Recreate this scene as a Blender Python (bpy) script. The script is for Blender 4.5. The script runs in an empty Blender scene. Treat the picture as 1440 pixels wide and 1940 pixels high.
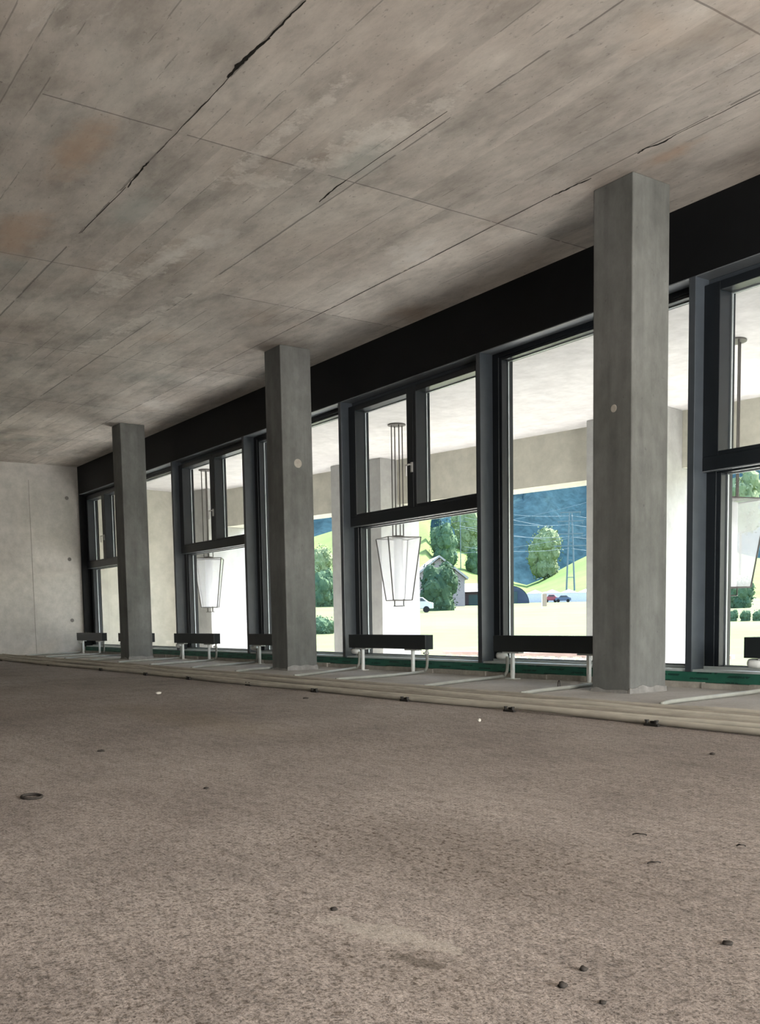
import bpy, bmesh, math, random
from mathutils import Vector, Matrix, noise
random.seed(7)
C = bpy.context.scene.collection
sc = bpy.context.scene

# ------------------------------------------------------------------ camera, world, sun, exposure
YAW, PITCH, ROLL, FPX, PX, PY, EYE = 0.96548, -0.089565, -0.016781, 1860.54, 720.0, 1339.46, 0.5519
_F = Vector((-math.sin(YAW)*math.cos(PITCH), math.cos(YAW)*math.cos(PITCH), math.sin(PITCH)))
_R = Vector((math.cos(YAW), math.sin(YAW), 0)); _U = _R.cross(_F)
R2 = _R*math.cos(ROLL)+_U*math.sin(ROLL); U2 = -_R*math.sin(ROLL)+_U*math.cos(ROLL)
EYEP = Vector((0, 0, EYE))
cam = bpy.data.cameras.new('camera'); camo = bpy.data.objects.new('camera', cam); C.objects.link(camo)
m = Matrix.Identity(4)
for i in range(3):
    m[i][0] = R2[i]; m[i][1] = U2[i]; m[i][2] = -_F[i]; m[i][3] = EYEP[i]
camo.matrix_world = m
cam.sensor_fit = 'HORIZONTAL'; cam.sensor_width = 36; cam.lens = 36*FPX/1440
cam.shift_x = 0; cam.shift_y = (PY-970)/1440; cam.clip_start = .05; cam.clip_end = 4000
sc.camera = camo

def far(px, py, dist):
    """a point of the landscape in the direction of (px,py), dist metres away"""
    d = _F+R2*((px-PX)/FPX)-U2*((py-PY)/FPX); return EYEP+d.normalized()*dist

w = bpy.data.worlds.new('sky'); sc.world = w; w.use_nodes = True
nt = w.node_tree; bg = nt.nodes['Background']
sky = nt.nodes.new('ShaderNodeTexSky'); sky.sky_type = 'NISHITA'; sky.sun_disc = False
sky.sun_elevation = math.radians(52); sky.sun_rotation = math.radians(3); sky.air_density = 1.2; sky.dust_density = 2
nt.links.new(sky.outputs[0], bg.inputs[0]); bg.inputs[1].default_value = 0.56
sun = bpy.data.lights.new('sun', 'SUN'); sun.energy = 12.8; sun.angle = .01; sun.color = (1, .96, .88)
suno = bpy.data.objects.new('sun', sun); C.objects.link(suno)
suno.rotation_euler = Vector((-.14, .93, 1.05)).to_track_quat('Z', 'Y').to_euler(); suno.location = (20, 30, 60)
def area(name, loc, rot, sx, sy, power, col):
    l = bpy.data.lights.new(name, 'AREA'); l.shape = 'RECTANGLE'; l.size = sx; l.size_y = sy; l.energy = power; l.color = col
    o = bpy.data.objects.new(name, l); C.objects.link(o); o.location = loc; o.rotation_euler = rot; return o
# daylight through the openings of the right-hand wall, behind the viewer
area('daylight_opening', (5.35, -3.2, 1.7), (0, math.radians(122), 0), 2.6, 4.4, 12, (1, .95, .88))
area('daylight_opening', (5.35, 2.6, 1.7), (0, math.radians(126), 0), 2.6, 4.4, 760, (1, .96, .90))
sc.view_settings.view_transform = 'Standard'; sc.view_settings.look = 'None'
sc.view_settings.exposure = 1.08; sc.view_settings.gamma = 1; sc.view_settings.use_curve_mapping = False

# ------------------------------------------------------------------ helpers
def bm_new(): return bmesh.new()
def box(bm, a, b, M=None):
    x0, y0, z0 = a; x1, y1, z1 = b
    P = [(x0,y0,z0),(x1,y0,z0),(x1,y1,z0),(x0,y1,z0),(x0,y0,z1),(x1,y0,z1),(x1,y1,z1),(x0,y1,z1)]
    v = [bm.verts.new((M @ Vector(p)) if M else p) for p in P]
    for f in ((3,2,1,0),(4,5,6,7),(0,1,5,4),(1,2,6,5),(2,3,7,6),(3,0,4,7)): bm.faces.new([v[i] for i in f])
def quad(bm, P): bm.faces.new([bm.verts.new(p) for p in P])
def tube(bm, pts, r, seg=10, caps=True):
    pts = [Vector(p) for p in pts]; rings = []
    up = None
    for i, p in enumerate(pts):
        if i == 0: t = pts[1]-p
        elif i == len(pts)-1: t = p-pts[i-1]
        else: t = (pts[i+1]-p).normalized()+(p-pts[i-1]).normalized()
        t.normalize()
        if up is None: up = Vector((0,0,1)) if abs(t.z) < .9 else Vector((1,0,0))
        s = t.cross(up)
        if s.length < 1e-4: s = t.cross(Vector((1,.3,0)))
        s.normalize(); up2 = s.cross(t).normalized(); up = up2
        rr = r[i] if isinstance(r, (list, tuple)) else r
        rings.append([bm.verts.new(p+(s*math.cos(a)+up2*math.sin(a))*rr) for a in [2*math.pi*k/seg for k in range(seg)]])
    for a, b in zip(rings, rings[1:]):
        for k in range(seg): bm.faces.new([a[k], b[k], b[(k+1)%seg], a[(k+1)%seg]])
    if caps:
        bm.faces.new(rings[0]); bm.faces.new(rings[-1][::-1])
def lathe(bm, c, prof, seg=20, axis='Z'):
    c = Vector(c); rings = []
    for r, h in prof:
        L = []
        for k in range(seg):
            a = 2*math.pi*k/seg; u, v = r*math.cos(a), r*math.sin(a)
            L.append(bm.verts.new(c+(Vector((u, v, h)) if axis == 'Z' else Vector((h, u, v)) if axis == 'X' else Vector((u, h, v)))))
        rings.append(L)
    for a, b in zip(rings, rings[1:]):
        for k in range(seg): bm.faces.new([a[k], a[(k+1)%seg], b[(k+1)%seg], b[k]])
    bm.faces.new(rings[0][::-1]); bm.faces.new(rings[-1])
def obj(name, bm, mat, parent=None, smooth=False, bevel=0, loc=None):
    me = bpy.data.meshes.new(name)
    bmesh.ops.recalc_face_normals(bm, faces=bm.faces)
    if loc is not None: bmesh.ops.translate(bm, vec=-Vector(loc), verts=bm.verts)
    if smooth:
        for f in bm.faces: f.smooth = True
    bm.to_mesh(me); bm.free()
    o = bpy.data.objects.new(name, me); C.objects.link(o); me.materials.append(mat)
    if loc is not None: o.location = loc
    if parent: o.parent = parent
    if bevel:
        b = o.modifiers.new('bevel', 'BEVEL'); b.width = bevel; b.segments = 2; b.limit_method = 'ANGLE'
    return o
def tag(o, label=None, cat=None, group=None, kind=None):
    for k, v in (('label', label), ('category', cat), ('group', group), ('kind', kind)):
        if v: o[k] = v
    return o
def empty(name, loc=(0,0,0), rz=0):
    o = bpy.data.objects.new(name, None); C.objects.link(o); o.location = loc; o.rotation_euler = (0,0,rz); o.empty_display_size = .1
    return o
def copy_tree(o, parent=None):
    c = o.copy(); C.objects.link(c)
    if parent: c.parent = parent
    for ch in list(o.children): copy_tree(ch, c)
    return c
def struct(name, bm, mat, parent=None, **k):
    o = obj(name, bm, mat, parent, **k)
    if not parent: o['kind'] = 'structure'
    return o

# ------------------------------------------------------------------ materials
class N:
    def __init__(s, name):
        s.m = bpy.data.materials.new(name); s.m.use_nodes = True; s.t = s.m.node_tree
        s.b = s.t.nodes['Principled BSDF']; s.out = s.t.nodes['Material Output']
        s.geo = s.t.nodes.new('ShaderNodeNewGeometry')
    def n(s, ty, **k):
        x = s.t.nodes.new(ty)
        for a, v in k.items():
            if a.startswith('i_'): x.inputs[int(a[2:])].default_value = v
            else: setattr(x, a, v)
        return x
    def l(s, a, b): s.t.links.new(a, b)
    def pos(s, sc=(1,1,1), loc=(0,0,0), src=None):
        mp = s.n('ShaderNodeMapping'); mp.inputs['Scale'].default_value = sc; mp.inputs['Location'].default_value = loc
        s.l(src or s.geo.outputs['Position'], mp.inputs[0]); return mp.outputs[0]
    def noise(s, scale, detail=4, rough=.55, v=None, dist=0):
        x = s.n('ShaderNodeTexNoise'); x.inputs['Scale'].default_value = scale; x.inputs['Detail'].default_value = detail
        x.inputs['Roughness'].default_value = rough; x.inputs['Distortion'].default_value = dist
        s.l(v or s.geo.outputs['Position'], x.inputs['Vector']); return x.outputs[0]
    def ramp(s, f, pts):
        r = s.n('ShaderNodeValToRGB'); cr = r.color_ramp
        while len(cr.elements) < len(pts): cr.elements.new(.5)
        for e, (p, c) in zip(cr.elements, pts):
            e.position = p; e.color = (c, c, c, 1) if isinstance(c, (int, float)) else (*c, 1)
        s.l(f, r.inputs[0]); return r.outputs[0]
    def mix(s, f, a, b, mode='MIX'):
        x = s.n('ShaderNodeMix', data_type='RGBA', blend_type=mode)
        for v, i in ((f, 0), (a, 6), (b, 7)):
            if isinstance(v, (int, float)): x.inputs[i].default_value = v if i == 0 else (v, v, v, 1)
            elif isinstance(v, tuple): x.inputs[i].default_value = (*v, 1)
            else: s.l(v, x.inputs[i])
        return x.outputs[2]
    def math(s, op, a, b=None, c=None, clamp=False):
        x = s.n('ShaderNodeMath', operation=op, use_clamp=clamp)
        for i, v in enumerate((a, b, c)):
            if v is None: continue
            if isinstance(v, (int, float)): x.inputs[i].default_value = v
            else: s.l(v, x.inputs[i])
        return x.outputs[0]
    def sep(s, v=None):
        x = s.n('ShaderNodeSeparateXYZ'); s.l(v or s.geo.outputs['Position'], x.inputs[0]); return x.outputs
    def blot(s, x0, y0, rx, ry, edge=.5, rag=1.0, nscale=4, ang=0):
        """stain of its own shape at a fixed place: ragged ellipse, 1 inside"""
        P = s.sep(); ca, sa = math.cos(ang), math.sin(ang)
        dx = s.math('SUBTRACT', P[0], x0); dy = s.math('SUBTRACT', P[1], y0)
        u = s.math('ADD', s.math('MULTIPLY', dx, ca/rx), s.math('MULTIPLY', dy, sa/rx)); v = s.math('ADD', s.math('MULTIPLY', dx, -sa/ry), s.math('MULTIPLY', dy, ca/ry))
        r = s.math('SQRT', s.math('ADD', s.math('MULTIPLY', u, u), s.math('MULTIPLY', v, v)))
        r = s.math('ADD', r, s.math('MULTIPLY', s.math('SUBTRACT', s.noise(nscale, 6, .7, s.pos((1, 1, 1), (x0, y0, 0))), .5), rag*2))
        m = s.n('ShaderNodeMapRange'); m.interpolation_type = 'SMOOTHSTEP'; s.l(r, m.inputs[0]); m.inputs[1].default_value = 1; m.inputs[2].default_value = 1-edge; m.inputs[3].default_value = 0; m.inputs[4].default_value = 1
        return m.outputs[0]
    def bump(s, h, strength=.3, dist=.01):
        x = s.n('ShaderNodeBump'); x.inputs['Strength'].default_value = strength; x.inputs['Distance'].default_value = dist
        s.l(h, x.inputs['Height']); s.l(x.outputs[0], s.b.inputs['Normal'])
    def color(s, c, rough=.9, spec=.3, metal=0):
        if isinstance(c, tuple): s.b.inputs['Base Color'].default_value = (*c, 1)
        else: s.l(c, s.b.inputs['Base Color'])
        s.b.inputs['Roughness'].default_value = rough; s.b.inputs['Specular IOR Level'].default_value = spec
        s.b.inputs['Metallic'].default_value = metal
        return s.m

def flat(name, c, rough=.6, spec=.3, metal=0, var=.08, scale=8):
    n = N(name); f = n.noise(scale, 3)
    a = tuple(x*(1-var) for x in c); b = tuple(min(1, x*(1+var)) for x in c)
    return n.color(n.ramp(f, [(.35, a), (.65, b)]), rough, spec, metal)

def ceiling_mat():
    n = N('formwork_concrete'); P = n.sep(); x, y = P[0], P[1]
    big = n.noise(.55, 5, .6); med = n.noise(2.2, 6, .65, n.pos((.6, 1.3, 1)))
    base = n.ramp(big, [(.3, (.44, .385, .34)), (.5, (.54, .49, .44)), (.7, (.62, .58, .53))])
    mo = n.ramp(med, [(.3, .64), (.5, .95), (.72, 1.16)])
    c = n.mix(1, base, mo, 'MULTIPLY')
    # sheets of the formwork: 2.55 m along X, 1.28 m along Y
    sx = n.math('DIVIDE', n.math('ADD', x, 5.78), 2.55); sy = n.math('DIVIDE', n.math('ADD', y, -2.58), 1.285)
    cmb = n.n('ShaderNodeCombineXYZ'); n.l(n.math('FLOOR', sx), cmb.inputs[0]); n.l(n.math('FLOOR', sy), cmb.inputs[1])
    wn = n.n('ShaderNodeTexWhiteNoise'); n.l(cmb.outputs[0], wn.inputs[0])
    c = n.mix(1, c, n.ramp(wn.outputs[0], [(0, .90), (1, 1.08)]), 'MULTIPLY')
    # narrow boards inside a sheet
    by = n.math('DIVIDE', y, .1607); cb = n.n('ShaderNodeCombineXYZ'); n.l(n.math('FLOOR', by), cb.inputs[0]); n.l(n.math('FLOOR', sx), cb.inputs[1])
    w2 = n.n('ShaderNodeTexWhiteNoise'); n.l(cb.outputs[0], w2.inputs[0])
    c = n.mix(1, c, n.ramp(w2.outputs[0], [(0, .91), (1, 1.08)]), 'MULTIPLY')
    wob = n.math('MULTIPLY', n.math('SUBTRACT', n.noise(3, 3), .5), .012)
    def line(coord, period, width):
        t = n.math('ABSOLUTE', n.math('SUBTRACT', n.math('FRACT', n.math('ADD', n.math('ADD', coord, n.math('DIVIDE', wob, period)), .5)), .5))
        return n.math('LESS_THAN', t, width/period)
    mj = n.math('GREATER_THAN', n.noise(1.1, 4, .7, n.pos((1.2, 3, 1), (3, 1, 0))), .44)
    mb = n.math('GREATER_THAN', n.noise(1.6, 5, .7, n.pos((.35, 5, 1), (9, 4, 0))), .535)
    l1 = n.math('MULTIPLY', line(sy, 1.285, .006), mj); l2 = n.math('MULTIPLY', line(sx, 2.55, .006), mj)
    l3 = n.math('MULTIPLY', line(by, .1607, .004), mb)
    c = n.mix(n.math('MULTIPLY', n.math('MAXIMUM', l1, l2), .62), c, (.10, .09, .085))
    c = n.mix(n.math('MULTIPLY', l3, .5), c, (.13, .12, .11))
    # streaky grain, pores, stains, pale laitance
    gr = n.noise(5.5, 8, .75, n.pos((1, 2.6, 1))); c = n.mix(1, c, n.ramp(gr, [(.3, .84), (.55, 1.0), (.75, 1.08)]), 'MULTIPLY')
    pores = n.noise(30, 3, .7, n.pos((.7, 1.2, 1))); c = n.mix(n.ramp(pores, [(.61, 0), (.70, .5)]), c, (.17, .15, .135))
    rust = n.ramp(n.noise(.8, 4, .6, n.pos((1, 1, 1), (7.7, 2.2, 0))), [(.60, 0), (.78, .5)]); c = n.mix(rust, c, (.36, .25, .17))
    gre = n.ramp(n.noise(.7, 3, .6, n.pos((1, 1, 1), (1.7, 8.2, 0))), [(.60, 0), (.8, .45)]); c = n.mix(gre, c, (.27, .30, .28))
    pale = n.ramp(n.noise(.9, 9, .68, n.pos((.8, 1.5, 1), (4.4, 3.1, 0)), .25), [(.62, 0), (.645, .3), (.69, .5), (.8, .1)]); c = n.mix(pale, c, (.66, .63, .59))
    for a in ((-8.0, 3.33, .75, .07, .10), (-8.45, 3.13, .32, .12, -.3), (-7.6, 3.38, .28, .09, 0), (-5.55, 3.12, .6, .05, 0), (-6.1, 3.27, .13, .14, 0), (-5.25, 3.6, .45, .10, .2), (-9.6, 3.75, .9, .06, .1)):
        c = n.mix(n.math('MULTIPLY', n.math('MULTIPLY', n.blot(a[0], a[1], a[2]*1.25, a[3]*1.5, .5, 2.6, 6.5, a[4]), n.ramp(n.noise(14, 5, .7), [(.3, .2), (.6, 1)])), .5), c, (.74, .70, .64))
    for a in ((-6.3, 2.15, .55, .2), (-7.9, 2.2, .7, .25), (-4.3, 5.35, .35, .10)): c = n.mix(n.math('MULTIPLY', n.blot(*a, .9, .9, 3), .55), c, (.46, .31, .21))
    for a in ((-7.0, 2.75, .6, .18), (-5.5, 3.75, .5, .2)): c = n.mix(n.math('MULTIPLY', n.blot(*a, .9, .9, 3), .4), c, (.36, .40, .37))
    h = n.math('SUBTRACT', n.math('MULTIPLY', gr, .5), n.math('MAXIMUM', n.math('MULTIPLY', l3, .6), n.math('MAXIMUM', l1, l2)))
    n.bump(h, .35, .006); return n.color(c, .9, .2)

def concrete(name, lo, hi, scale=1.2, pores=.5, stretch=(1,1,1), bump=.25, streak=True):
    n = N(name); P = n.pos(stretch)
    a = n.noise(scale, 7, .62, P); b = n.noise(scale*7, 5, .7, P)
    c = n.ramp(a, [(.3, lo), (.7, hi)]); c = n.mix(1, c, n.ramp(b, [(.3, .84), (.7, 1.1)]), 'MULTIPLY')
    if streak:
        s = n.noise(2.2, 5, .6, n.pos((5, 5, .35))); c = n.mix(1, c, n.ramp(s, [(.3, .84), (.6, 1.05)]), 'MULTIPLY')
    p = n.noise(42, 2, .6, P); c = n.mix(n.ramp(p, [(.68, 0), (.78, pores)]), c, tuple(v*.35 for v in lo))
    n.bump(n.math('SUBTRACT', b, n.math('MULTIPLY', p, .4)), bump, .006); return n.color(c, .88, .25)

def floor_mat():
    n = N('rough_screed')
    big = n.noise(.45, 5, .6); med = n.noise(1.9, 6, .65)
    c = n.ramp(big, [(.3, (.225, .192, .169)), (.5, (.29, .250, .224)), (.72, (.36, .315, .284))])
    c = n.mix(1, c, n.ramp(med, [(.28, .80), (.5, 1.0), (.74, 1.14)]), 'MULTIPLY')
    tr = n.noise(5, 8, .72, n.pos((1, 3.2, 1)), .4); c = n.mix(1, c, n.ramp(tr, [(.3, .78), (.5, 1.0), (.72, 1.12)]), 'MULTIPLY')
    fine = n.noise(38, 6, .78); c = n.mix(1, c, n.ramp(fine, [(.34, .52), (.48, .98), (.68, 1.2)]), 'MULTIPLY')
    vf = n.noise(150, 3, .7); c = n.mix(1, c, n.ramp(vf, [(.36, .42), (.48, 1.0), (.68, 1.25)]), 'MULTIPLY')
    damp = n.math('MAXIMUM', n.blot(-1.75, 1.45, .75, .42, .9, .5, 2), n.math('MULTIPLY', n.blot(-1.2, .9, .28, .16, .9, .6, 4), .8))
    c = n.mix(n.math('MULTIPLY', damp, .35), c, (.17, .14, .115))
    c = n.mix(n.math('MULTIPLY', n.blot(-5.2, 2.3, 1.6, .35, .9, .6, 1.2), .28), c, (.25, .20, .13))
    area_ = n.math('ADD', n.ramp(n.noise(.9, 3, .6, n.pos((1, 1, 1), (2.3, .4, 0))), [(.38, .2), (.62, .8)]), n.math('MULTIPLY', damp, .6), None, True)
    sp = n.noise(70, 3, .65); sp2 = n.noise(24, 4, .7, n.pos((1, 1.6, 1), (5, 5, 0)))
    c = n.mix(n.math('MULTIPLY', n.ramp(sp, [(.55, 0), (.63, 1)]), area_), c, (.085, .066, .052))
    c = n.mix(n.math('MULTIPLY', n.ramp(sp2, [(.58, 0), (.68, .85)]), area_), c, (.10, .078, .062))
    lt = n.noise(11, 6, .7, n.pos((1, 1, 1), (8, 1, 0))); c = n.mix(n.ramp(lt, [(.60, 0), (.78, .4)]), c, (.46, .42, .37))
    c = n.mix(n.math('MULTIPLY', n.blot(-1.39, .965, .17, .055, .5, 1.6, 12, .2), .5), c, (.46, .42, .37))
    c = n.mix(n.math('MULTIPLY', n.blot(-1.235, .925, .07, .022, .6, 1.6, 22, .3), .6), c, (.09, .075, .06))
    # smoother, greyer levelling layer between conduits and windows, paler with painted-in window light
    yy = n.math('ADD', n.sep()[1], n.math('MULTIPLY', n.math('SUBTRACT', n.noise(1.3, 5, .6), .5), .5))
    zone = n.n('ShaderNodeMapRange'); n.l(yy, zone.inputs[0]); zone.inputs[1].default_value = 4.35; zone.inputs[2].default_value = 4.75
    lit_coat = n.mix(1, n.ramp(med, [(.3, (.40, .38, .35)), (.7, (.54, .52, .49))]), n.ramp(fine, [(.3, .85), (.7, 1.08)]), 'MULTIPLY')
    c = n.mix(n.math('MULTIPLY', zone.outputs[0], .85), c, lit_coat)
    h = n.math('ADD', n.math('MULTIPLY', fine, .6), n.math('ADD', n.math('MULTIPLY', tr, .7), n.math('MULTIPLY', sp2, -.5)))
    n.bump(h, .75, .014); return n.color(c, .93, .15)

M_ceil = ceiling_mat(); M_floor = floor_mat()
M_wall = concrete('end_wall_concrete', (.40, .38, .35), (.52, .50, .465), .9, .15, streak=False)
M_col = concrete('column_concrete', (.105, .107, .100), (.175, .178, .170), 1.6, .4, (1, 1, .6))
M_out = concrete('facade_concrete', (.44, .425, .36), (.53, .51, .44), .6, .05, bump=.1, streak=False)
M_slab = concrete('balcony_slab', (.55, .53, .52), (.60, .58, .57), .7, .1, bump=.1, streak=False)
M_terr = concrete('terrace_slab', (.66, .65, .64), (.78, .77, .76), .7, .1, bump=.1, streak=False)
M_collar = concrete('collar_mortar', (.17, .165, .155), (.28, .27, .255), 5, .4)
M_mortar = concrete('mortar', (.33, .30, .26), (.44, .41, .36), 5, .3)
M_hid = concrete('plain_concrete', (.30, .28, .25), (.38, .36, .33), 1, .2)
M_black = flat('black_steel', (.0045, .0052, .0062), .6, .2)
M_frame = flat('anthracite_frame', (.009, .012, .016), .32, .4)
M_fin = flat('slate_grey_fin', (.050, .060, .072), .32, .5)
M_spacer = flat('aluminium_spacer', (.55, .6, .62), .3, .5, .6)
M_sill = flat('sill_aluminium', (.55, .60, .60), .35, .5, .2)
M_rad = flat('radiator_black', (.012, .016, .018), .38, .45)
M_white = flat('white_enamel', (.72, .74, .72), .35, .5)
M_steel = flat('brushed_steel', (.62, .62, .60), .35, .5, .3)
M_bronze = flat('lantern_bronze', (.11, .10, .095), .45, .5, .5)
M_pipe = flat('beige_conduit', (.40, .37, .31), .6, .3, 0, .14, 5)
M_pipe2 = flat('dusty_conduit', (.31, .28, .235), .65, .3, 0, .14, 5)
M_pipe3 = flat('pale_conduit', (.47, .44, .37), .6, .3, 0, .12, 5)
M_riser = flat('pale_pipe_sleeve', (.27, .275, .245), .5, .35, 0, .1)
M_clip = flat('dark_clip', (.018, .016, .014), .6, .3)
M_debris_d = flat('dark_debris', (.035, .03, .026), .8, .2)
M_debris_l = flat('pale_debris', (.55, .52, .46), .8, .2)
M_crack = flat('crack', (.02, .018, .016), .95, .1)

def glass_mat(name, tr, tint=(1,1,1), gl=.06):
    m = bpy.data.materials.new(name); m.use_nodes = True; t = m.node_tree; t.nodes.remove(t.nodes['Principled BSDF'])
    o = t.nodes['Material Output']; a = t.nodes.new('ShaderNodeBsdfTransparent'); a.inputs[0].default_value = (*tint, 1)
    g = t.nodes.new('ShaderNodeBsdfGlossy'); g.inputs['Roughness'].default_value = .02
    lw = t.nodes.new('ShaderNodeLayerWeight'); lw.inputs[0].default_value = .5
    p5 = t.nodes.new('ShaderNodeMath'); p5.operation = 'POWER'; t.links.new(lw.outputs['Facing'], p5.inputs[0]); p5.inputs[1].default_value = 5
    f = t.nodes.new('ShaderNodeMath'); f.operation = 'MULTIPLY_ADD'; t.links.new(p5.outputs[0], f.inputs[0]); f.inputs[1].default_value = .5; f.inputs[2].default_value = .015
    mx = t.nodes.new('ShaderNodeMixShader'); t.links.new(f.outputs[0], mx.inputs[0]); t.links.new(a.outputs[0], mx.inputs[1]); t.links.new(g.outputs[0], mx.inputs[2])
    if tr < 1:
        d = t.nodes.new('ShaderNodeBsdfTranslucent'); d.inputs[0].default_value = (.95, .95, .97, 1)
        d2 = t.nodes.new('ShaderNodeBsdfDiffuse'); d2.inputs[0].default_value = (.93, .93, .95, 1)
        dm = t.nodes.new('ShaderNodeMixShader'); dm.inputs[0].default_value = .5; t.links.new(d.outputs[0], dm.inputs[1]); t.links.new(d2.outputs[0], dm.inputs[2])
        m2 = t.nodes.new('ShaderNodeMixShader'); m2.inputs[0].default_value = tr; t.links.new(dm.outputs[0], m2.inputs[1]); t.links.new(mx.outputs[0], m2.inputs[2])
        mx = m2
    t.links.new(mx.outputs[0], o.inputs[0]); return m
M_glass = glass_mat('window_glass', 1, (.97, .985, .98))
M_lglass = glass_mat('lantern_glass', .80)
M_opal = glass_mat('opal_glass', .25)

def membrane_mat():
    n = N('green_membrane'); P = n.sep()
    # print on the foil: dark slanted strokes in two rows
    sh = n.math('ADD', P[0], n.math('MULTIPLY', P[2], -1.6))
    fx = n.math('FRACT', n.math('MULTIPLY', sh, 3.3))
    on = n.math('LESS_THAN', fx, .58)
    row = n.math('LESS_THAN', n.math('ABSOLUTE', n.math('SUBTRACT', n.math('FRACT', n.math('ADD', n.math('MULTIPLY', P[2], 22), n.math('MULTIPLY', n.math('FLOOR', n.math('MULTIPLY', sh, 3.3)), .5))), .5)), .17)
    ch = n.math('GREATER_THAN', n.noise(60, 2, .5, n.pos((1, .01, .5))), .40)
    ink = n.math('MULTIPLY', n.math('MULTIPLY', on, row), ch)
    c = n.mix(n.math('MULTIPLY', ink, .8), n.ramp(n.noise(6), [(.3, (.018, .10, .070)), (.7, (.03, .155, .105))]), (.008, .035, .03))
    return n.color(c, .45, .4)
M_green = membrane_mat()

# ------------------------------------------------------------------ room shell
H, D = 3.5, 6.10
XE, XR, YF = -18.73, 5.5, -6.0
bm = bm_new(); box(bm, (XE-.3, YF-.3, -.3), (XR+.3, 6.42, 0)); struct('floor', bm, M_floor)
bm = bm_new(); box(bm, (XE-.3, YF-.3, H), (XR+.3, 6.42, H+.4)); ceil = struct('ceiling', bm, M_ceil)
bm = bm_new(); box(bm, (XE-.3, YF-.3, 0), (XE, 6.42, H)); wl = struct('wall_left', bm, M_wall)
bm = bm_new(); box(bm, (XE, YF-.3, 0), (XR+.3, YF, H)); struct('wall_front', bm, flat('low_bounce_wall', (.09, .085, .08), .9, .1))  # unseen wall, coloured dark to cut light bounced back into the room
bm = bm_new()   # right wall with two tall openings
for a, b in (((XR, YF, 0), (XR+.3, -5.4, H)), ((XR, -1.0, 0), (XR+.3, .4, H)), ((XR, 4.8, 0), (XR+.3, 6.42, H)),
             ((XR, -5.4, 3.0), (XR+.3, -1.0, H)), ((XR, .4, 3.0), (XR+.3, 4.8, H)), ((XR, -5.4, 0), (XR+.3, -1.0, .4)), ((XR, .4, 0), (XR+.3, 4.8, .4))): box(bm, a, b)
struct('wall_right', bm, M_hid)

# marks in the formed ceiling: open joints, seen as dark ragged gaps
def crack(pts, w0):
    bm = bm_new(); L = []; P = []
    for (x0, y0), (x1, y1) in zip(pts, pts[1:]):
        for k in range(6): P.append((x0+(x1-x0)*k/6, y0+(y1-y0)*k/6))
    P.append(pts[-1]); n_ = len(P)
    for i, (x, y) in enumerate(P):
        ww = w0*(.25+.75*math.sin(math.pi*(i+.4)/(n_))**.6)*random.uniform(.55, 1.25); j = random.uniform(-.004, .004)
        L.append([bm.verts.new((x, y+j+s*ww, H-.0015)) for s in (-.5, .5)]+[bm.verts.new((x, y+j+s*ww, H+.01)) for s in (-.5, .5)])
    for a, b in zip(L, L[1:]):
        bm.faces.new([a[0], b[0], b[1], a[1]]); bm.faces.new([a[0], a[2], b[2], b[0]]); bm.faces.new([a[1], b[1], b[3], a[3]])
    obj('ceiling_joint', bm, M_crack, ceil)
crack([(-4.26, 2.59), (-4.41, 2.58), (-4.64, 2.585)], .011); crack([(-4.62, 2.585), (-4.82, 2.57), (-4.94, 2.565), (-5.07, 2.57)], .026)
crack([(-5.07, 2.575), (-5.5, 2.58), (-6.1, 2.58)], .005)
crack([(-4.45, 5.16), (-4.37, 5.15), (-4.28, 5.18), (-4.15, 5.17)], .014); crack([(-4.15, 5.17), (-3.5, 5.18)], .005)
crack([(-5.22, 5.15), (-5.14, 5.16), (-4.99, 5.16), (-4.86, 5.18)], .014); crack([(-9.0, 5.15), (-7.0, 5.16), (-5.22, 5.15)], .006)
crack([(-6.23, 2.58), (-6.35, 2.58), (-6.67, 2.6)], .012); crack([(-7.6, 2.585), (-6.67, 2.59)], .006)
crack([(-5.78, 3.79), (-6.0, 3.8), (-6.17, 3.82)], .013); crack([(-4.7, 3.8), (-5.78, 3.79)], .004)

# end wall: tie holes and one pour joint
for y, z in ((5.88, 2.91), (5.88, 1.77), (5.88, .62)):
    bm = bm_new(); lathe(bm, (XE, y, z), [(.035, -.01), (.035, .003), (.02, .004), (.012, .0045)], 14, 'X'); obj('tie_hole', bm, flat('tie_hole_plug', (.16, .15, .14)) if z > 2 else bpy.data.materials['tie_hole_plug'], wl, smooth=False)
bm = bm_new(); box(bm, (XE, 5.185, 0), (XE+.003, 5.192, 3.2)); obj('pour_joint', bm, flat('joint_grey', (.22, .21, .19)), wl)

# ------------------------------------------------------------------ window front
FX = [XE, -16.71, -14.32, -11.94, -9.55, -7.16, -4.77, -2.38, .01, 2.4, 4.79, XR]
bm = bm_new(); box(bm, (XE, D, 2.985), (XR, 6.40, H)); fas = struct('trim_1', bm, M_black); fas['label'] = 'black steel fascia between window heads and concrete ceiling'
bm = bm_new(); box(bm, (XE, D+.015, .118), (XR, 6.40, .135)); s = struct('trim_2', bm, M_sill); s['label'] = 'pale sill profile under the windows'
bm = bm_new(); box(bm, (XE, D+.012, .042), (XR, 6.4, .1178)); s = struct('baseboard_window', bm, M_green); s['label'] = 'green printed sealing membrane along the window foot'
bm = bm_new()
for k in range(60):
    x0 = XE+k*(XR-XE)/60; x1 = XE+(k+1)*(XR-XE)/60; a, b = random.uniform(-.01, .014), .0
    box(bm, (x0, D-.03-a, 0), (x1, 6.4, .041+random.uniform(-.004, .004)))
s = struct('trim_3', bm, M_mortar); s['label'] = 'grey mortar bed under the green membrane'
bm = bm_new(); box(bm, (-5.44, D-.002, 0.0), (-5.33, D+.012, .118)); o = obj('membrane_flap', bm, flat('membrane_overlap', (.012, .06, .048)), None)
tag(o, 'dark green membrane strip hanging over the mortar left of the nearest column', 'tape')
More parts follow.
